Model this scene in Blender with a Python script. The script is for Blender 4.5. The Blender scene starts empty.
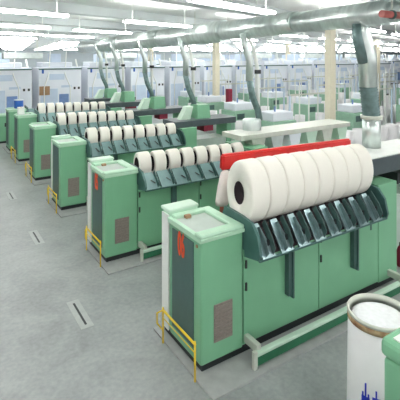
import bpy, bmesh, math, random
from mathutils import Vector, Matrix
random.seed(7)
S = bpy.context.scene
C = S.collection
PI = math.pi
CAMH = 4.54
FWD = (.5412, .8409)
RGT = (.8409, -.5412)

# ------------------------------------------------------------------ materials
def srgb(c):
    return tuple((v/255/12.92 if v/255 <= .04045 else ((v/255+.055)/1.055)**2.4) for v in c)

def mat(name, c, rough=.5, metal=0., noise=.06, scale=6., emit=None, spec=.5, c2=None, stretch=None, bump=0.):
    m = bpy.data.materials.new(name); m.use_nodes = True
    nt = m.node_tree; b = nt.nodes['Principled BSDF']
    b.inputs['Roughness'].default_value = rough
    b.inputs['Metallic'].default_value = metal
    b.inputs['Specular IOR Level'].default_value = spec
    a = srgb(c)
    if c2: hi = srgb(c2)
    else: hi = tuple(min(1, v*(1+noise)) for v in a)
    lo = a if c2 else tuple(v*(1-noise) for v in a)
    tc = nt.nodes.new('ShaderNodeTexCoord'); mp = nt.nodes.new('ShaderNodeMapping')
    if stretch: mp.inputs['Scale'].default_value = stretch
    nz = nt.nodes.new('ShaderNodeTexNoise'); nz.inputs['Scale'].default_value = scale; nz.inputs['Detail'].default_value = 5
    cr = nt.nodes.new('ShaderNodeValToRGB')
    cr.color_ramp.elements[0].position = .3; cr.color_ramp.elements[1].position = .7
    cr.color_ramp.elements[0].color = (*lo, 1); cr.color_ramp.elements[1].color = (*hi, 1)
    nt.links.new(tc.outputs['Object'], mp.inputs[0]); nt.links.new(mp.outputs[0], nz.inputs['Vector'])
    nt.links.new(nz.outputs['Fac'], cr.inputs[0]); nt.links.new(cr.outputs[0], b.inputs['Base Color'])
    if bump:
        bp = nt.nodes.new('ShaderNodeBump'); bp.inputs['Strength'].default_value = bump; bp.inputs['Distance'].default_value = .02
        nt.links.new(nz.outputs['Fac'], bp.inputs['Height']); nt.links.new(bp.outputs[0], b.inputs['Normal'])
    if emit:
        b.inputs['Emission Color'].default_value = (*srgb(emit[0]), 1); b.inputs['Emission Strength'].default_value = emit[1]
    return m

M = dict(
    fgreen=mat('faded_green_paint', (150, 190, 166), .45, noise=.06),
    green=mat('green_paint', (124, 182, 145), .38, noise=.04, scale=2),
    lid=mat('green_lid_paint', (178, 216, 190), .4, noise=.03),
    pale=mat('pale_green_paint', (196, 222, 204), .4, noise=.03),
    white=mat('white_paint', (236, 240, 236), .4, noise=.03),
    dark=mat('dark_teal_panel', (70, 100, 96), .45, noise=.06),
    black=mat('black_plinth', (34, 40, 42), .5),
    recess=mat('grey_recess', (176, 190, 182), .4),
    vent=mat('brown_grey_grille', (136, 126, 120), .6, noise=.25, scale=30, stretch=(1, 1, 8)),
    orange=mat('orange_red_lettering', (226, 84, 40), .5),
    blue=mat('blue_lettering', (30, 50, 190), .4),
    yellow=mat('yellow_guard_paint', (240, 205, 50), .4),
    steel=mat('brushed_steel_plate', (150, 172, 176), .28, .85, noise=.2, scale=5),
    plate=mat('grey_teal_plate', (122, 152, 152), .35, .3, noise=.1),
    teal=mat('dark_teal_metal', (70, 108, 104), .35, .2, noise=.12),
    lap=mat('cotton_lap', (244, 241, 232), .85, noise=.02, scale=12, stretch=(14, 1, 1), bump=.15),
    core=mat('dark_core', (38, 24, 32), .7),
    beam=mat('dark_beam', (72, 84, 88), .4, noise=.1),
    red=mat('red_paint', (214, 36, 34), .35),
    galv=mat('galvanised_duct', (216, 226, 224), .28, .7, noise=.14, scale=2.5, stretch=(1, 3, 1)),
    galvd=mat('dark_flexible_hose', (112, 136, 136), .35, .4, noise=.2, scale=9),
    cream=mat('cream_column_paint', (232, 226, 204), .55, noise=.03),
    can=mat('can_white_plastic', (232, 232, 234), .35, noise=.02),
    brown=mat('worn_brown_band', (150, 96, 62), .7, scale=9, c2=(214, 190, 150)),
    sliver=mat('white_cotton_sliver', (238, 242, 244), .9, noise=.05, scale=18, bump=.4),
    rim=mat('can_steel_rim', (206, 210, 200), .35, .2),
    bwhite=mat('blue_white_panel', (232, 238, 246), .4, noise=.03, scale=1),
    bblue=mat('pale_blue_panel', (200, 216, 234), .4, noise=.06, scale=2),
    dullred=mat('dull_red_pipe_paint', (176, 96, 90), .5, noise=.1),
    steelblue=mat('steel_blue_panel', (120, 150, 200), .4, noise=.1),
    deep=mat('blue_drum', (40, 100, 190), .4),
    tan=mat('brown_board', (168, 136, 104), .7),
    concrete=mat('pale_concrete_pad', (160, 164, 163), .7, noise=.1),
    maroon=mat('maroon_paint', (140, 30, 58), .5),
    dgreen=mat('dark_green_rail', (42, 112, 78), .45),
    floorpatch=mat('floor_patch', (172, 178, 176), .6, noise=.08),
    ceil=mat('ceiling_paint', (238, 240, 240), .7, noise=.03, scale=1),
    rib=mat('ceiling_beam_paint', (196, 204, 206), .6, noise=.08, scale=.8),
    wall=mat('wall_paint', (190, 202, 208), .7, noise=.06, scale=.3),
    tube=mat('lamp_tube', (255, 255, 255), .5, noise=0, emit=((255, 252, 248), 19)),
    cloth=mat('white_cloth', (236, 226, 222), .9, noise=.05, bump=.4),
    skin=mat('reddish_wood', (176, 84, 66), .6),
)
# concrete floor: two scales of noise, slight polish
def floor_mat():
    m = bpy.data.materials.new('polished_concrete'); m.use_nodes = True
    nt = m.node_tree; b = nt.nodes['Principled BSDF']; L = nt.links.new
    tc = nt.nodes.new('ShaderNodeTexCoord')
    n1 = nt.nodes.new('ShaderNodeTexNoise'); n1.inputs['Scale'].default_value = .9; n1.inputs['Detail'].default_value = 8; n1.inputs['Roughness'].default_value = .65
    n2 = nt.nodes.new('ShaderNodeTexNoise'); n2.inputs['Scale'].default_value = 14; n2.inputs['Detail'].default_value = 4
    L(tc.outputs['Object'], n1.inputs['Vector']); L(tc.outputs['Object'], n2.inputs['Vector'])
    mx = nt.nodes.new('ShaderNodeMix'); mx.inputs[0].default_value = .3
    L(n1.outputs['Fac'], mx.inputs[2]); L(n2.outputs['Fac'], mx.inputs[3])
    n1.inputs['Distortion'].default_value = .6
    cr = nt.nodes.new('ShaderNodeValToRGB')
    cr.color_ramp.elements[0].position = .34; cr.color_ramp.elements[1].position = .66
    cr.color_ramp.elements[0].color = (*srgb((128, 134, 134)), 1); cr.color_ramp.elements[1].color = (*srgb((164, 169, 169)), 1)
    L(mx.outputs[0], cr.inputs[0]); L(cr.outputs[0], b.inputs['Base Color'])
    rr = nt.nodes.new('ShaderNodeMapRange'); rr.inputs[3].default_value = .28; rr.inputs[4].default_value = .5
    L(n1.outputs['Fac'], rr.inputs[0]); L(rr.outputs[0], b.inputs['Roughness'])
    return m
M['floor'] = floor_mat()

# ------------------------------------------------------------------ mesh helpers
def box(bm, x0, x1, y0, y1, z0, z1, bev=0.):
    r = bmesh.ops.create_cube(bm, size=1)
    vs = r['verts']
    bmesh.ops.scale(bm, verts=vs, vec=(x1-x0, y1-y0, z1-z0))
    bmesh.ops.translate(bm, verts=vs, vec=((x0+x1)/2, (y0+y1)/2, (z0+z1)/2))
    if bev:
        es = list({e for v in vs for e in v.link_edges})
        bmesh.ops.bevel(bm, geom=es, offset=bev, segments=2, affect='EDGES', profile=.5)
    return bm

def B(*a, bev=0.):
    return box(bmesh.new(), *a, bev=bev)

def prism(bm, pts, x0, x1):          # pts (y,z), extruded along x
    a = [bm.verts.new((x0, y, z)) for y, z in pts]; b = [bm.verts.new((x1, y, z)) for y, z in pts]
    n = len(pts)
    bm.faces.new(a); bm.faces.new(b[::-1])
    for i in range(n): bm.faces.new((a[i], b[i], b[(i+1) % n], a[(i+1) % n]))
    bmesh.ops.recalc_face_normals(bm, faces=bm.faces)
    return bm

def hull(bm, pts):                   # eight corners: bottom four then top four
    v = [bm.verts.new(p) for p in pts]
    for f in ((0, 1, 2, 3), (4, 5, 6, 7), (0, 1, 5, 4), (1, 2, 6, 5), (2, 3, 7, 6), (3, 0, 4, 7)):
        bm.faces.new([v[i] for i in f])
    bmesh.ops.recalc_face_normals(bm, faces=bm.faces)
    return bm

def tube(bm, pts, rad, n=12, cap=True):
    if not isinstance(rad, (list, tuple)): rad = [rad]*len(pts)
    pts = [Vector(p) for p in pts]; rings = []
    for i, p in enumerate(pts):
        d = ((pts[min(i+1, len(pts)-1)]-pts[max(i-1, 0)])).normalized()
        up = Vector((0, 0, 1)) if abs(d.z) < .9 else Vector((0, 1, 0))
        a = d.cross(up).normalized(); b = d.cross(a).normalized()
        rings.append([bm.verts.new(p+(a*math.cos(2*PI*k/n)+b*math.sin(2*PI*k/n))*rad[i]) for k in range(n)])
    for r0, r1 in zip(rings, rings[1:]):
        for k in range(n):
            f = bm.faces.new((r0[k], r0[(k+1) % n], r1[(k+1) % n], r1[k])); f.smooth = True
    if cap: bm.faces.new(rings[0]); bm.faces.new(rings[-1])
    bmesh.ops.recalc_face_normals(bm, faces=bm.faces)
    return bm

def lathe(bm, prof, axis='z', sy=1., sz=1., n=40, smooth=True, off=(0, 0, 0)):
    # prof: (r, h) ; axis z -> circle in xy ; axis x -> ellipse in yz (scaled sy, sz)
    rings = []
    for r, h in prof:
        ring = []
        for k in range(n):
            a = 2*PI*k/n
            p = (r*math.cos(a), r*math.sin(a), h) if axis == 'z' else (h, r*math.cos(a)*sy, r*math.sin(a)*sz)
            ring.append(bm.verts.new((p[0]+off[0], p[1]+off[1], p[2]+off[2])))
        rings.append(ring)
    for r0, r1 in zip(rings, rings[1:]):
        for k in range(n):
            f = bm.faces.new((r0[k], r0[(k+1) % n], r1[(k+1) % n], r1[k])); f.smooth = smooth
    bmesh.ops.remove_doubles(bm, verts=bm.verts, dist=1e-6)
    bmesh.ops.recalc_face_normals(bm, faces=bm.faces)
    return bm

def obj(name, bm, m, parent=None, loc=None):
    me = bpy.data.meshes.new(name); bm.to_mesh(me); bm.free()
    me.materials.append(M[m]); o = bpy.data.objects.new(name, me); C.objects.link(o)
    if parent: o.parent = parent
    if loc: o.location = loc
    return o

def tag(o, label, cat, group=None, kind=None):
    if label: o['label'] = label
    if cat: o['category'] = cat
    if group: o['group'] = group
    if kind: o['kind'] = kind
    return o

def thing(name, label, cat, loc=(0, 0, 0), group=None, rz=0):
    o = bpy.data.objects.new(name, None); C.objects.link(o); o.location = loc; o.rotation_euler = (0, 0, rz)
    o.empty_display_size = .2
    return tag(o, label, cat, group)

def dup(root, loc, label=None, rz=None):
    def cp(o, par):
        c = o.copy(); C.objects.link(c); c.parent = par
        for ch in o.children: cp(ch, c)
        return c
    kids = list(root.children)
    r = root.copy(); C.objects.link(r); r.location = loc
    if label: r['label'] = label
    if rz is not None: r.rotation_euler = (0, 0, rz)
    for ch in kids: cp(ch, r)
    return r

def struct(name, bm, m):
    o = obj(name, bm, m); o['kind'] = 'structure'; return o

def proj(x, y, z):
    f = x*FWD[0]+y*FWD[1]; r = x*RGT[0]+y*RGT[1]
    if f < .1: return (-999, -999)
    return 200+424.15*r/f, 56+424.15*(CAMH-z)/f

ORD = ['first', 'second', 'third', 'fourth', 'fifth', 'sixth', 'seventh', 'eighth', 'ninth', 'tenth', 'eleventh', 'twelfth',
       'thirteenth', 'fourteenth', 'fifteenth', 'sixteenth', 'seventeenth', 'eighteenth', 'nineteenth', 'twentieth']
def onm(i): return ORD[i] if i < 20 else 'far'

# ------------------------------------------------------------------ setting
ZC = 6.15
struct('floor', B(-30, 110, -12, 75, -.2, 0), 'floor')
struct('ceiling', B(-30, 110, -12, 75, ZC, ZC+.2), 'ceil')
struct('wall_back', B(-30, 110, 75, 75.3, 0, ZC), 'wall')
struct('wall_right', B(110, 110.3, -12, 75, 0, ZC), 'wall')
struct('wall_left', B(-30.3, -30, -12, 75, 0, ZC), 'wall')

ANG = math.radians(20)
ux, uy = math.cos(ANG), math.sin(ANG)
vx, vy = -uy, ux
rn = 0
for t in [v*4.4-2 for v in range(-3, 19)]:         # ceiling beams parallel to the lamp rows
    bm = bmesh.new()
    s0, s1 = -26, 108
    # clip the beam to the hall
    pts = []
    s = s0
    while s <= s1:
        x, y = s*ux+t*vx, s*uy+t*vy
        if -29.6 < x < 109.5 and -11.6 < y < 74.6: pts.append(s)
        s += 1
    if len(pts) < 4: bm.free(); continue
    a, b = pts[0], pts[-1]
    box(bm, a, b, t-.22, t+.22, ZC-.3, ZC)
    bmesh.ops.rotate(bm, verts=bm.verts, cent=(0, 0, 0), matrix=Matrix.Rotation(ANG, 3, 'Z'))
    rn += 1
    struct('trim_%d' % rn, bm, 'rib')

# columns
def column(x, y, label):
    t = thing('support_column', label, 'column', (x, y, 0), 'cream square columns')
    obj('shaft', B(-.18, .18, -.18, .18, 0, ZC-.3, bev=.02), 'cream', t)
    obj('base', B(-.24, .24, -.24, .24, 0, .16), 'black', t)
    return t
column(16, 13.5, 'cream square column rising behind the white laps of the nearest machine')
column(16, 22.9, 'cream square column beside the small maroon box, middle of the hall')
column(16, 32.6, 'cream square column far left, behind the ducts of the third and fourth machines')
column(30.6, 21.1, 'thin distant cream column just right of the thickest silver duct')
column(32, 32.6, 'faint distant cream column seen in the hall background')

# ------------------------------------------------------------------ lamps
lamp = thing('fluorescent_lamp', 'white fluorescent lamp', 'lamp', (0, 0, 0), 'fluorescent strip lamps under the ceiling', ANG)
obj('housing', B(-1.5, 1.5, -.05, .05, -.1, -.02), 'white', lamp)
for yy in (-.09, .09): obj('lamp_tube', tube(bmesh.new(), [(-1.45, yy, -.07), (1.45, yy, -.07)], .035, 8), 'tube', lamp)
for sx in (-1.2, 1.2): obj('hanger', tube(bmesh.new(), [(sx, 0, 0), (sx, 0, .55)], .012, 6), 'white', lamp)
first = True; ri = 0; nl = 0
for i in range(-2, 17):
    t = i*4.4+.2; row = []
    for j in range(-4, 22):
        s = j*4.9+(2.4 if i % 2 else 0)
        x, y = s*ux+t*vx, s*uy+t*vy
        if not (-8 < x < 100 and -8 < y < 73): continue
        px, py = proj(x, y, ZC-.4)
        if 6.2 < x < 10.2 and y < 28: x = 10.3 if x > 8.15 else 6.1
        inn = -15 < px < 415 and -5 < py
        near = x*x+y*y < 24**2 and x < 16
        if inn or near: row.append((px, x, y, inn))
    row.sort(); k = 0
    vis = any(r[3] for r in row)
    if vis: ri += 1
    for px, x, y, inn in row:
        if nl > 285: break
        if inn:
            lb = 'white fluorescent strip lamp, %s from the left in the %s lamp row from the camera' % (onm(k), onm(ri-1)); k += 1
        else: lb = 'white fluorescent strip lamp above the near aisle, outside the view'
        nl += 1
        if first: lamp.location = (x, y, ZC-.55); lamp['label'] = lb; first = False
        else: dup(lamp, (x, y, ZC-.55), lb)
print('lamps', nl)

# ------------------------------------------------------------------ combing machines
X0 = 3.26
YS = [5.04, 8.87, 12.57, 16.08, 19.38, 21.75]
MN = ['nearest', 'second', 'third', 'fourth', 'fifth', 'sixth and farthest']

def cabinet_parts(t, detail=2, rear=True, rz=2.12):
    cab = obj('control_cabinet', B(0, .76, 0, .93, .13, 1.9, bev=.03), 'green', t)
    obj('dark_panel', B(-.012, 0, .19, .82, .3, 1.83), 'dark', cab)
    v = bmesh.new(); box(v, .22, .55, -.012, 0, .4, .94)
    for k in range(9): box(v, .23, .54, -.02, -.01, .43+k*.056, .455+k*.056)
    obj('vent_grille', v, 'vent', cab)
    # lid with raised rim round a recessed grey top
    l = bmesh.new()
    box(l, -.02, .78, -.02, .96, 1.88, 1.94, bev=.012)
    box(l, -.02, .78, -.02, .16, 1.93, 2.0, bev=.03)
    box(l, .6, .78, .12, .96, 1.93, 2.0, bev=.03)
    box(l, -.02, .06, .12, .96, 1.93, 1.96, bev=.01)
    box(l, .04, .62, .82, .96, 1.93, 2.0, bev=.02)
    lid = obj('lid', l, 'lid', cab)
    obj('recessed_top', B(.06, .6, .16, .82, 1.94, 1.952), 'recess', cab)
    if detail > 1:
        obj('latch', B(.2, .3, .74, .815, 1.95, 2.0, bev=.008), 'tan', cab)
        obj('button', B(-.03, -.01, .06, .1, 1.8, 1.84, bev=.005), 'tan', cab)
    if not rear: return cab
    vb = 1.18 if detail > 1 else 1.06
    rb = obj('rear_box', B(.01, .56, .94, vb, .13, rz, bev=.04), 'lid', t)
    obj('side_panel', B(-.012, .012, .95, vb-.01, .14, rz-.06, bev=.005), 'white', rb)
    c = bmesh.new(); box(c, 0, .58, .95, vb+.06, rz-.04, rz+.02, bev=.025)
    obj('cover', c, 'pale', rb)
    return cab

def machine(i, y, nlaps, rv, rh, w, red=False, pale_beam=False, number=None):
    lab = ['pale green combing machine nearest the camera, with eight large white laps and a red bar',
           'pale green combing machine second from the camera, with a pale grey beam at right',
           'pale green combing machine third from the camera, dark beam ending by a green hood',
           'pale green combing machine fourth from the camera, between the third and fifth',
           'pale green combing machine fifth from the camera, farthest one carrying a row of laps',
           'pale green combing machine without laps, farthest of the row at the left'][i]
    zd = [0, -.12, -.08, -.02, .04, 0][i]
    t = thing('combing_machine', lab, 'machine', (X0, y, 0), 'combing machines in a row')
    cab = cabinet_parts(t, 2 if i < 2 else 1, i < 3, 2.05 if i < 2 else 2.02)
    if number:
        cu = bpy.data.curves.new('number', 'FONT'); cu.body = number; cu.size = .48; cu.extrude = .003; cu.offset = .018
        cu.align_x = 'CENTER'; cu.align_y = 'CENTER'
        co = bpy.data.objects.new('tmp', cu); C.objects.link(co)
        dg = bpy.context.evaluated_depsgraph_get(); me = bpy.data.meshes.new_from_object(co.evaluated_get(dg))
        bpy.data.objects.remove(co)
        me.transform(Matrix.Scale(.42, 4, (1, 0, 0)))
        me.transform(Matrix.Translation((-.017, .53, 1.66)) @ Matrix(((0, 0, -1, 0), (-1, 0, 0, 0), (0, 1, 0, 0), (0, 0, 0, 1))))
        me.materials.clear(); me.materials.append(M['orange'])
        o = bpy.data.objects.new('number_marking', me); C.objects.link(o); o.parent = cab; o['label'] = 'orange painted number'
    obj('plinth', B(.04, 4.66, .04, 1.16, .03, .14), 'black', t)
    body = bmesh.new()
    box(body, .78, 4.54, .04, 1.2, .14, 1.62)
    obj('machine_body', body, 'green', t)
    for a, b in ((.775, 2.41), (2.43, 4.08)):
        p = obj('front_panel', B(a, b, .0, .04, .17, 1.60, bev=.008), 'green', t)
        if i < 3:
            for z in (1.32, .98): obj('hinge', B(a+.02, a+.05, -.02, .0, z, z+.12), 'black', p)
    obj('end_panel', B(4.1, 4.7, .0, 1.2, .14, 2.03, bev=.012), 'green', t)
    obj('slot', B(3.84, 3.88, -.008, .001, 1.22, 1.52), 'dark', t)
    # lap cradle
    zt = 1.62
    cr = bmesh.new()
    c0, c1 = (1.88, 1.80) if i == 0 else (1.78+zd, 1.75+zd)
    prism(cr, [(-.28, zt-.04), (-.26, zt), (-.02, c0), (.10, c1), (.32, c1), (.44, c0), (.56, c0), (.56, 1.6), (0, 1.6), (0, zt-.06)], .84, 3.84 if i == 0 else 3.98)
    obj('lap_cradle', cr, 'core' if i == 0 else 'dark', t)
    for x0 in (.78, 3.84 if i == 0 else 4.0):
        ck = bmesh.new(); q = zd if i else 0
        prism(ck, [(-.33, zt-.06), (-.36, zt+.02), (-.30, 1.9+q), (-.16, 2.06+q), (.1, 2.1+q), (.5, 2.12+q), (.56, 2.0+q), (.56, 1.6), (0, 1.6), (0, zt-.12)], x0, x0+.05)
        obj('cradle_cheek', ck, 'teal', t)
    obj('cradle_lip', B(.8, 3.88 if i == 0 else 4.04, -.34, -.30, zt-.09, zt-.05, bev=.01), 'teal', t)
    pitch = .372 if i == 0 else .394
    us = .84 if i == 0 else .80
    for k in range(8):
        u = us+k*pitch
        g = bmesh.new()     # slanted guide plate under each lap, narrowing towards the top
        n0, n1 = (.25, .13) if i == 0 else (.34, .28)
        hull(g, [(u+.02, -.345, zt-.05), (u+.02+n0, -.345, zt-.05), (u+.02+n0, -.32, zt-.06), (u+.02, -.32, zt-.06),
                 (u, -.09, 2.0+zd), (u+n1, -.09, 2.0+zd), (u+n1, -.06, 1.97+zd), (u, -.06, 1.97+zd)])
        gp = obj('guide_plate', g, 'steel' if i == 0 else 'plate', t)
        f = bmesh.new()     # upright curved fin beside it
        e = u+.02+n0
        prism(f, [(-.33, zt-.04), (-.38, zt+.08), (-.30, 1.86+zd), (-.14, 2.04+zd), (-.08, 1.98+zd), (-.2, 1.78+zd)], e-.05, e-.038)
        obj('fin', f, 'dark' if i == 0 else 'teal', gp)
        if i == 0:
            f = bmesh.new()
            prism(f, [(-.33, zt-.04), (-.39, zt+.04), (-.33, 1.78), (-.17, 1.98), (-.10, 1.94), (-.22, 1.74)], u+.09, u+.1)
            obj('fin', f, 'galvd', gp)
            obj('clip', B(u+.16, u+.19, -.29, -.26, 1.72, 1.80), 'black', gp)
        else: obj('slot', hull(bmesh.new(), [(u+.24, -.31, zt+.06), (u+.28, -.31, zt+.06), (u+.28, -.29, zt+.06), (u+.24, -.29, zt+.06),
                (u+.17, -.2, 1.86+zd), (u+.21, -.2, 1.86+zd), (u+.21, -.18, 1.86+zd), (u+.17, -.18, 1.86+zd)]), 'black', gp)
    for u in (1.67, 3.3):
        s = bmesh.new(); box(s, u-.05, u+.02, -.09, 0, .68 if i == 0 else 1.0, zt); box(s, u+.02, u+.05, -.12, -.02, .64 if i == 0 else .96, zt-.02)
        obj('support_bracket', s, 'dark', t)
    # creel rear
    obj('rear_rail', B(.82, 4.1, .66, .74, 1.62, 1.76), 'teal', t)
    # drafting beam to the right
    if pale_beam:
        bm = B(3.98, 8.6, .3, 1.2, 2.2, 2.34, bev=.01); obj('drafting_beam', bm, 'rim', t)
        for k in range(6):
            u = 4.4+k*.72
            obj('trapezoid_cover', hull(bmesh.new(), [(u+.12, .35, 1.8), (u+.4, .35, 1.8), (u+.4, .7, 1.8), (u+.12, .7, 1.8),
                (u, .35, 2.2), (u+.52, .35, 2.2), (u+.52, .7, 2.2), (u, .7, 2.2)]), ['rim', 'galv', 'bwhite', 'pale', 'rim', 'pale'][k], t)
        obj('beam_support', B(8.3, 8.5, .4, 1.1, .03, 2.2), 'white', t)
        obj('lower_housing', B(4.54, 8.3, .2, 1.1, .14, 1.8), 'pale', t)
        obj('delivery_drum', lathe(bmesh.new(), [(0, 1.8), (.28, 1.8), (.28, 2.62), (.25, 2.66), (0, 2.66)], n=24, off=(4.9, .95, 0)), 'galv', t)
    else:
        bz = 2.46 if i == 0 else 2.24
        obj('drafting_beam', B(3.98, 6.6, .22, 1.2, bz-.33 if i == 0 else bz-.22, bz, bev=.012), 'beam', t)
        if i == 0: obj('beam_top', B(4.0, 6.58, .26, 1.18, bz, bz+.02), 'white', t)
        obj('gearbox', B(5.2, 5.6, .3, .8, 1.8, 2.04), 'maroon' if i else 'black', t)
        obj('beam_support', B(6.3, 6.5, .4, 1.1, .03, 2.05), 'green', t)
        obj('lower_housing', B(4.72, 6.3, .45, 1.15, .14, 1.5), 'recess', t)
        if i:
            obj('hood', hull(bmesh.new(), [(5.05, .5, 2.24), (5.62, .5, 2.24), (5.62, 1.1, 2.24), (5.05, 1.1, 2.24),
                (5.08, .55, 2.74), (5.6, .55, 2.74), (5.6, 1.05, 2.74), (5.08, 1.05, 2.74)]), 'green', t)
            obj('hood_wing', hull(bmesh.new(), [(4.4, .6, 2.24), (4.8, .6, 2.24), (4.8, .9, 2.24), (4.4, .9, 2.24),
                (4.68, .6, 2.7), (4.92, .6, 2.7), (4.92, .9, 2.7), (4.68, .9, 2.7)]), 'pale', t)
    if red:
        hb = bmesh.new()
        hull(hb, [(1.05, .93, 2.55), (4.5, .93, 2.52), (4.5, 1.05, 2.52), (1.05, 1.05, 2.55),
                  (1.07, .93, 2.82), (4.5, .93, 2.74), (4.5, 1.05, 2.74), (1.07, 1.05, 2.82)])
        bmesh.ops.bevel(hb, geom=list(hb.edges), offset=.03, segments=3, affect='EDGES')
        rbar = obj('red_bar', hb, 'red', t); rbar['label'] = 'red horizontal cover bar'
        obj('bar_post', B(4.3, 4.36, .96, 1.02, 1.62, 2.5), 'dark', t)
        obj('bar_post', B(1.3, 1.36, .96, 1.02, 1.62, 2.6), 'dark', t)
    # foot rail along the machine front
    if i < 3:
        obj('foot_rail', B(.72, 4.45, -.36, -.27, .2, .25, bev=.008), 'pale', t)
        obj('foot_board', B(.72, 4.45, -.35, -.31, .07, .2), 'dgreen', t)
        for u in (.8, 4.4):
            f = bmesh.new(); box(f, u-.12, u-.06, -.36, -.3, .03, .28); box(f, u-.02, u+.06, -.3, .02, .2, .32, bev=.01)
            obj('rail_bracket', f, 'rim', t)
    # laps
    for k in range(nlaps):
        u = us+k*pitch+.185
        sh = 1-(.008 if i == 0 else .022)*k
        lb = 'white cotton lap, %s from the left on the %s combing machine' % (onm(k) if k < 7 else 'rightmost', MN[i])
        place_lap(i, (X0+u, y+.21, 1.9+rv*sh if i == 0 else 1.82+zd+rv*sh), rv, rh, w, lb).scale = (1, sh, sh)
    return t

LAPS = {}
def place_lap(i, loc, rv, rh, w, lb):
    key = i == 0
    if key not in LAPS:
        o = thing('cotton_lap', lb, 'cotton roll', loc, 'white cotton laps on the combing machines')
        q = .36 if key else .62
        h = w/2
        bm = lathe(bmesh.new(), [(q, -h), (.9, -h), (.955, -h+.01), (.985, -h+.03), (1, -h+.07), (1, h-.07), (.985, h-.03), (.955, h-.01), (.9, h), (q, h), (q, -h)], 'x', rh, rv, 56)
        for f in bm.faces: f.smooth = True
        obj('lap_body', bm, 'lap', o)
        bm = lathe(bmesh.new(), [(q, -h-.004), (q, h+.004), (q*.9, h+.004), (q*.9, h-.01), (.01, h-.01), (.01, -h+.05), (q*.9, -h+.05), (q*.9, -h-.004), (q, -h-.004)], 'x', rh, rv, 32)
        obj('core_tube', bm, 'core', o)
        LAPS[key] = o
        return o
    else:
        return dup(LAPS[key], loc, lb)

machine(0, YS[0], 8, .5, .345, .358, red=True, number='06')
machine(1, YS[1], 8, .3, .2, .3, pale_beam=True, number='05')
machine(2, YS[2], 8, .3, .2, .3)
machine(3, YS[3], 8, .3, .2, .3)
machine(4, YS[4], 8, .3, .2, .3)
machine(5, YS[5], 0, .3, .2, .3)

# neighbour cabinet at the lower right
t = thing('control_cabinet', 'pale green control cabinet cut off by the right edge, beside the big white can', 'cabinet', (X0, 1.03, 0))
t.name = 'control_cabinet'
def near_cab(t):
    obj('cabinet_body', B(0, .76, 0, 1.16, .13, 1.99, bev=.03), 'green', t)
    obj('lid', B(-.02, .78, -.02, 1.18, 2.0, 2.15, bev=.04), 'green', t)
    obj('top_tray', B(.05, .7, .05, 1.1, 2.15, 2.16), 'white', t)
    obj('plinth', B(.04, .72, .04, 1.12, 0, .13), 'black', t)
near_cab(t)

# concrete pads under every machine
for i, y in enumerate(YS):
    tag(obj('concrete_pad', B(X0-.1, X0+(8.7 if i == 1 else 6.7), y-.46, y+1.3, 0, .03), 'concrete'),
        'low pale concrete pad under the %s combing machine' % MN[i], 'concrete pad', 'pads under the machines')

# ------------------------------------------------------------------ yellow guard rails
def guard(i, x, y, lb):
    ex = .07 if i == 0 or i == 9 else .02
    t = thing('guard_rail', lb, 'guard rail', (x, y, 0), 'yellow guard rails at the cabinet ends')
    b = tube(bmesh.new(), [(0, -.06, .52), (0, .9, .52)], .018, 8)
    tube(b, [(0, -.06, .40), (0, .9, .40)], .008, 6)
    obj('top_rail', b, 'yellow', t)
    for yy in (-.05, .9): obj('post', tube(bmesh.new(), [(0, yy, 0), (0, yy, .56)], .015, 8), 'yellow', t)
    b = tube(bmesh.new(), [(0, .9, .52), (-ex, .9+ex, .46), (-ex, .9+ex, .3), (0, .9, .2)], .014, 8)
    obj('side_loop', b, 'yellow', t)
    return t
for i, y in enumerate(YS[:5]):
    guard(i, X0-.12, y+.02, 'yellow tubular guard rail at the left end of the %s machine cabinet' % MN[i])
guard(9, X0-.16, 2.1, 'yellow guard rail foot at the bottom of the picture beside the white can')

# ------------------------------------------------------------------ big sliver can
cx_, cy_, cz = 4.54, 3.1, 1.51
t = thing('sliver_can', 'tall white sliver can with worn brown rim band and blue characters, nearest the camera', 'can', (cx_, cy_, 0))
R = .355
obj('can_body', lathe(bmesh.new(), [(R-.02, .02), (R+.015, .02), (R+.012, .5), (R, cz-.1), (R-.012, cz-.1), (R-.015, .1), (0, .1), (0, .02), (R-.02, .02)], n=64), 'can', t)
obj('rim_band', lathe(bmesh.new(), [(R-.012, cz-.11), (R+.006, cz-.11), (R+.008, cz-.04), (R-.0, cz-.035), (R-.012, cz-.04), (R-.012, cz-.11)], n=64), 'brown', t)
obj('steel_rim', lathe(bmesh.new(), [(R-.014, cz-.04), (R+.01, cz-.04), (R+.014, cz-.015), (R+.004, cz), (R-.014, cz-.003), (R-.03, cz-.1), (R-.014, cz-.04)], n=64), 'rim', t)
bm = lathe(bmesh.new(), [(0, cz-.06), (R*.3, cz-.055), (R*.7, cz-.06), (R-.05, cz-.08), (R-.03, cz-.14)], n=64)
obj('sliver', bm, 'sliver', t)
def on_can(a0, a1, z0, z1):           # a curved stroke on the can wall
    bm = bmesh.new(); n = max(2, int((a1-a0)/.03)); r0, r1 = R+.004, R+.018
    vs = []
    for k in range(n+1):
        a = a0+(a1-a0)*k/n
        vs.append([bm.verts.new((r*math.cos(a), r*math.sin(a), z)) for r, z in ((r0, z0), (r1, z0), (r1, z1), (r0, z1))])
    for p, q in zip(vs, vs[1:]):
        for k in range(4): bm.faces.new((p[k], p[(k+1) % 4], q[(k+1) % 4], q[k]))
    bm.faces.new(vs[0]); bm.faces.new(vs[-1]); bmesh.ops.recalc_face_normals(bm, faces=bm.faces)
    return bm
def merge(lst):
    out = bmesh.new()
    for b in lst:
        me = bpy.data.meshes.new('t'); b.to_mesh(me); b.free(); out.from_mesh(me); bpy.data.meshes.remove(me)
    return out
ca = math.atan2(-cy_, -cx_)           # the side facing the aisle
g1 = [(.34, .37, .70, .95), (.28, .31, .70, .84), (.40, .43, .70, .84), (.27, .44, .64, .80), (.34, .37, .5, .70), (.27, .44, .6, .63)]
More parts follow.
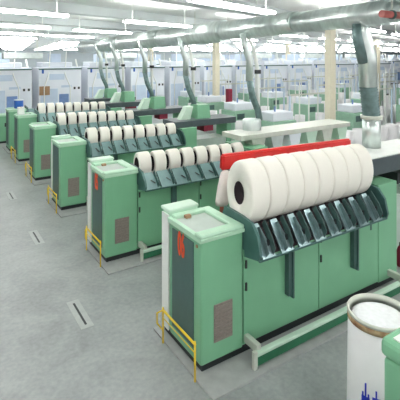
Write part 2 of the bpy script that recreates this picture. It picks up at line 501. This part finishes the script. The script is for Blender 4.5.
g2 = [(.55, .58, .80, .91), (.49, .65, .70, .83), (.49, .52, .55, .82), (.62, .65, .55, .82), (.49, .65, .67, .70), (.49, .65, .55, .58)]
OFF = -.93
for g in (g1, g2):
    o = obj('lettering', merge([on_can(ca+a*1.5+OFF, ca+b*1.5+OFF, z-.12, w-.12) for a, b, z, w in g]), 'blue', t); o['label'] = 'blue painted character'

# ------------------------------------------------------------------ cloth hanging behind the first lap
t = thing('hanging_cloth', 'white cloth with a reddish handle behind the first large lap, under the red bar', 'cloth', (4.36, 5.98, 1.68))
bm = bmesh.new()
rings = []
for k, (z, rx_, ry_, dx) in enumerate([(0.86, .04, .05, .02), (.83, .10, .08, .03), (.6, .13, .1, .0), (.35, .13, .1, -.05), (.28, .11, .09, -.06)]):
    rings.append([bm.verts.new((dx+rx_*math.cos(a*PI/8)*(1+.12*math.sin(a*2.2)), ry_*math.sin(a*PI/8), z)) for a in range(16)])
for r0, r1 in zip(rings, rings[1:]):
    for k in range(16):
        f = bm.faces.new((r0[k], r0[(k+1) % 16], r1[(k+1) % 16], r1[k])); f.smooth = True
bm.faces.new(rings[0]); bm.faces.new(rings[-1]); bmesh.ops.recalc_face_normals(bm, faces=bm.faces)
obj('cloth', bm, 'cloth', t)
obj('handle', tube(bmesh.new(), [(-.07, 0, .0), (-.06, 0, .3)], .035, 10), 'skin', t)

# red canister at the far end of the nearest machine
t = thing('fire_extinguisher', 'dark red cylinder standing at the right end of the nearest machine', 'fire extinguisher', (8.56, 5.33, .03))
obj('tank', lathe(bmesh.new(), [(0, 0), (.08, 0), (.085, .03), (.085, .32), (.06, .4), (.03, .44), (0, .44)], n=24), 'maroon', t)
obj('valve', lathe(bmesh.new(), [(0, .44), (.03, .44), (.03, .5), (0, .52)], n=12), 'black', t)

# ------------------------------------------------------------------ floor slots
for n, (x, y) in enumerate([(2.26, 7.43), (2.3, 11.15), (2.3, 14.9)]):
    t = thing('floor_drain', 'narrow dark slot drain set in a pale floor patch, %s from the camera' % ORD[n], 'floor drain', (x, y, 0), 'slot drains in the aisle floor')
    obj('patch', B(-.11, .11, -.46, .46, 0, .004), 'floorpatch', t)
    obj('slot', B(-.018, .018, -.36, .36, .004, .007), 'black', t)

# ------------------------------------------------------------------ overhead duct and drop ducts
t = thing('overhead_duct', 'large horizontal galvanised duct running above the right ends of the machines', 'duct', (8.15, 0, 0))
secs = [(2.2, 5.3, 5.52, .23), (5.3, 8.0, 5.47, .27), (8.0, 11.2, 5.38, .3), (11.2, 15.5, 5.3, .37), (15.5, 20, 5.22, .38), (20, 26, 5.16, .37)]
zz = lambda y: 5.56-.018*y if y < 26 else 5.09
for y0, y1, _, r in secs:
    obj('duct_section', tube(bmesh.new(), [(0, y0, zz(y0)), (0, y1, zz(y1))], r, 28), 'galv', t)
    obj('flange', tube(bmesh.new(), [(0, y1-.03, zz(y1)), (0, y1+.03, zz(y1))], r+.03, 28), 'galv', t)
for y in (3.5, 6.6, 9.6, 13, 17, 22):
    obj('hanger_rod', tube(bmesh.new(), [(0, y, zz(y)+.15), (0, y, ZC)], .012, 6), 'rim', t)
t = thing('red_pipe', 'short dull red pipe beside the near end of the overhead duct', 'pipe', (7.25, 4.9, 5.34))
obj('pipe', tube(bmesh.new(), [(0, 0, 0), (.62, 0, 0)], .07, 16), 'dullred', t)
obj('pipe_clamp', tube(bmesh.new(), [(.3, 0, 0), (.36, 0, 0)], .09, 16), 'dark', t)
obj('hanger', tube(bmesh.new(), [(.33, 0, .05), (.33, 0, ZC-5.34)], .015, 6), 'rim', t)

# near duct: broad
t = thing('drop_duct', 'thickest bent silver duct dropping to the nearest machine', 'duct', (8.3, 5.98, 0), 'drop ducts from the overhead duct')
obj('upper_pipe', tube(bmesh.new(), [(-.22, 0, 5.38), (-.16, 0, 5.1), (.02, 0, 4.55), (.05, 0, 3.85)], [.13, .17, .2, .2], 20), 'galv', t)
obj('side_pipe', tube(bmesh.new(), [(-.36, 0, 5.25), (-.34, 0, 4.95), (-.12, 0, 4.4)], [.09, .11, .12], 16), 'galvd', t)
hp = []
for k in range(25):
    f = k/24; hp.append((.05+.12*f, 0, 3.9-.75*f))
obj('flexible_hose', tube(bmesh.new(), hp, [.18+.014*math.sin(k*PI) if k % 2 else .2 for k in range(25)], 20), 'galvd', t)
obj('lower_pipe', tube(bmesh.new(), [(.17, 0, 3.2), (.17, 0, 2.47)], [.2, .2], 24), 'galv', t)
obj('collar', tube(bmesh.new(), [(.17, 0, 3.12), (.17, 0, 3.2)], [.24, .24], 24), 'rim', t)
obj('rear_conduit', tube(bmesh.new(), [(.1, .3, 5.4), (.3, .3, 4.9), (.38, .3, 4.4), (.38, .3, 2.47)], .05, 12), 'white', t)
# the others share one shape
d = thing('drop_duct', 'slim bent silver duct pair dropping to the second machine', 'duct', (8.1, YS[1]+.95, 0), 'drop ducts from the overhead duct')
obj('upper_pipe', tube(bmesh.new(), [(-.3, 0, 5.2), (-.18, 0, 4.8), (-.02, 0, 4.4), (-.03, 0, 3.8)], [.09, .1, .11, .11], 16), 'galv', d)
obj('flexible_hose', tube(bmesh.new(), [(-.03, 0, 3.82), (.08, 0, 3.35), (.3, 0, 2.9), (.36, 0, 2.6)], .1, 16), 'galvd', d)
obj('rear_conduit', tube(bmesh.new(), [(-.1, .1, 5.25), (.22, .1, 4.75), (.35, .1, 4.2), (.38, .1, 2.45)], .06, 12), 'white', d)
obj('valve_box', B(.25, .42, .0, .1, 4.0, 4.12), 'black', d)
for i in range(2, 6):
    dup(d, (8.1, YS[i]+.95, 0), 'slim bent silver duct pair dropping to the %s machine' % MN[i])

# maroon box by the second column
tag(obj('maroon_cabinet', B(15.6, 15.9, 21.0, 21.3, 0, 2.5, bev=.02), 'maroon'), 'tall narrow maroon cabinet standing beside a cream column', 'cabinet')

# ------------------------------------------------------------------ carding machines in the background
def card(loc, lb, var=0, rz=0):
    t = thing('carding_machine', lb, 'machine', loc, 'blue white carding machines in the background', rz)
    w = 2.9
    obj('housing', B(0, w, 0, 2.2, .1, 3.75, bev=.04), 'bwhite', t)
    obj('upper_housing', B(.25, w-.55, .3, 2.0, 3.75, 4.1, bev=.05), 'bwhite', t)
    obj('chute', B(.9, 1.6, .5, 1.4, 4.1, 4.7, bev=.03), 'bblue', t)
    obj('door', B(.12, 1.25, -.03, 0, .5, 2.3, bev=.01), 'bblue', t)
    obj('window_panel', B(.7, 1.7, -.03, 0, 2.9, 3.3), 'bblue', t)
    obj('nameplate', B(1.5, 2.2, -.02, 0, 2.35, 2.5), 'bblue', t)
    for u in (2.35, 2.65): obj('gauge', B(u, u+.13, -.03, 0, 2.2, 2.36), 'black', t)
    obj('pipe', tube(bmesh.new(), [(2.75, .1, .1), (2.75, .1, 3.3), (2.6, .4, 4.3)], .06, 10), 'white', t)
    obj('base', B(.05, w-.05, .05, 2.1, 0, .1), 'black', t)
    for a, b in ((.0, .35), (1.75, 1.45)): obj('feed_pipe', tube(bmesh.new(), [(a+.3, -.25, .2), (a+.3, -.25, 2.4), (b+.3, .0, 3.3), (b+.5, .4, 4.9)], .035, 8), 'white', t)
    obj('status_light', B(.2, .32, -.06, 0, 3.35, 3.6), 'deep', t)
    obj('side_cover', B(1.35, 2.0, -.05, 0, .6, 1.9, bev=.01), 'steelblue', t)
    obj('cable_tray', B(0, w, -.1, .05, 3.6, 3.68), 'teal', t)
    return t
k = 0
c0 = None
for row, (yy, xa, xb) in enumerate(((30, 3, 46), (41, 20, 66), (52, 30, 84))):
    x = xa; k = 0
    while x < xb:
        lb = 'blue white carding machine, %s from the left in the %s background row' % (onm(k), ['nearest', 'middle', 'farthest'][row])
        if c0 is None: c0 = card((x, yy, 0), lb)
        else: dup(c0, (x, yy, 0), lb)
        x += 3.35; k += 1
# extra duct clutter above the cards
for k in range(6):
    x = 4+k*6.7
    t = thing('ceiling_duct', 'grey ventilation duct above the background cards, %s from the left' % ORD[k], 'duct', (x, 29, 0), 'ventilation ducts above the cards')
    obj('duct_body', B(0, 2.4, 0, .7, 4.35, 4.75, bev=.05), 'galv', t)
    obj('hanger', tube(bmesh.new(), [(.3, .3, 4.7), (.3, .3, ZC)], .03, 6), 'rim', t)
    obj('hanger', tube(bmesh.new(), [(2.1, .3, 4.7), (2.1, .3, ZC)], .03, 6), 'rim', t)
tag(obj('notice_board', B(6.38, 7.05, 29.9, 29.965, 1.88, 2.48), 'tan'), 'brown square board fixed on a blue white carding machine at left', 'board')

# ------------------------------------------------------------------ drawing frames and cans on the right background
def frame_machine(loc, lb):
    t = thing('drawing_frame', lb, 'machine', loc, 'green drawing frames in the right background')
    obj('body', B(0, 1.5, 0, 1.2, .0, 1.55, bev=.03), 'fgreen', t)
    obj('cover', B(.1, 1.4, .1, 1.1, 1.55, 1.95, bev=.05), 'bwhite', t)
    obj('creel_post', B(1.55, 1.62, .5, .57, 0, 2.7), 'bblue', t)
    obj('creel_bar', B(1.55, 4.2, .5, .56, 2.62, 2.7), 'rim', t)
    obj('creel_post', B(4.13, 4.2, .5, .57, 0, 2.7), 'bblue', t)
    for u in (2.2, 2.85, 3.5): obj('creel_post', B(u, u+.05, .5, .55, 0, 3.3), 'white', t)
    obj('beacon', B(.6, .66, .5, .56, 1.95, 2.2), 'steelblue', t)
    obj('screen', B(.2, .7, -.02, 0, 1.1, 1.4), 'dark', t)
    return t
f0 = None; k = 0
for r, yy in enumerate((14.2, 18.2, 22.4, 26.2)):
    for c in range(5):
        x = 13+c*5.6+r*.9
        px, py = proj(x, yy, 1.5)
        if px > 430: continue
        if abs(x-16) < .6 and 0: continue
        lb = 'green drawing frame with white cover, %s from the left in %s row behind the machines' % (ORD[c], ORD[r])
        if f0 is None: f0 = frame_machine((x, yy, 0), lb)
        else: dup(f0, (x, yy, 0), lb)
def bcan(loc, lb):
    t = thing('sliver_can', lb, 'can', loc, 'white sliver cans in the background')
    obj('can_body', lathe(bmesh.new(), [(0, 0), (.28, 0), (.28, 1.3), (.25, 1.3), (.25, 1.2), (0, 1.24)], n=18), 'can', t)
    return t
b0 = None; n = 0
for r, yy in enumerate((12.0, 16.6, 20.7, 24.8, 28.2)):
    k = 0
    for c in range(22):
        x = 12.0+c*.82+r*1.1
        if c % 7 == 6: continue
        if abs(x-16) < .55 and abs(yy-13.5) < .6: continue
        if proj(x, yy, 1)[0] > 408: continue
        lb = 'small white sliver can, %s from the left in the %s background can row' % (onm(k) if k < 20 else 'last', ORD[r]); k += 1
        if b0 is None: b0 = bcan((x, yy, 0), lb)
        else: dup(b0, (x, yy, 0), lb)
        n += 1
print('cans', n)
# blue can and white cones by the far left machines
t = thing('blue_drum', 'bright blue drum on top of the farthest machine cabinet at left', 'drum', (X0+.5, YS[5]+.42, 2.0))
obj('drum_body', lathe(bmesh.new(), [(0, 0), (.2, 0), (.21, .02), (.21, .36), (.2, .38), (0, .38)], n=24), 'deep', t)
obj('drum_lid', lathe(bmesh.new(), [(0, .38), (.22, .38), (.22, .42), (0, .44)], n=24), 'bwhite', t)
t = thing('small_cabinet', 'small green cabinet with a dark slot at the far left edge', 'cabinet', (3.1, 24.1, 0))
obj('cabinet_body', B(0, .9, 0, .8, .1, 1.4, bev=.03), 'green', t)
obj('slot', B(.3, .5, -.02, 0, .85, 1.05), 'black', t)
obj('lid', B(-.02, .92, -.02, .82, 1.4, 1.46), 'lid', t)
obj('plinth', B(.02, .88, .02, .78, 0, .1), 'black', t)

t = thing('white_carton', 'small pale carton on the lid of the fifth machine cabinet', 'box', (X0+.2, YS[4]+.5, 2.0))
obj('carton_body', B(-.13, .13, -.13, .13, 0, .3, bev=.01), 'white', t)
obj('tape', B(-.02, .02, -.132, .132, .3, .304), 'tan', t)
# ------------------------------------------------------------------ light, camera
w = bpy.data.worlds.new('world'); S.world = w; w.use_nodes = True
bg = w.node_tree.nodes['Background']; bg.inputs[0].default_value = (1, .985, .97, 1); bg.inputs[1].default_value = 1.0

cd = bpy.data.cameras.new('camera'); cam = bpy.data.objects.new('camera', cd); C.objects.link(cam)
cam.location = (0, 0, CAMH); cam.rotation_euler = (PI/2, 0, -math.atan2(FWD[0], FWD[1]))
cd.sensor_width = 36; cd.lens = 424.15/400*36; cd.shift_y = (56-200)/400; cd.clip_end = 300
S.camera = cam
S.view_settings.view_transform = 'Standard'; S.view_settings.look = 'None'
S.view_settings.exposure = .5; S.view_settings.gamma = 1; S.view_settings.use_curve_mapping = False
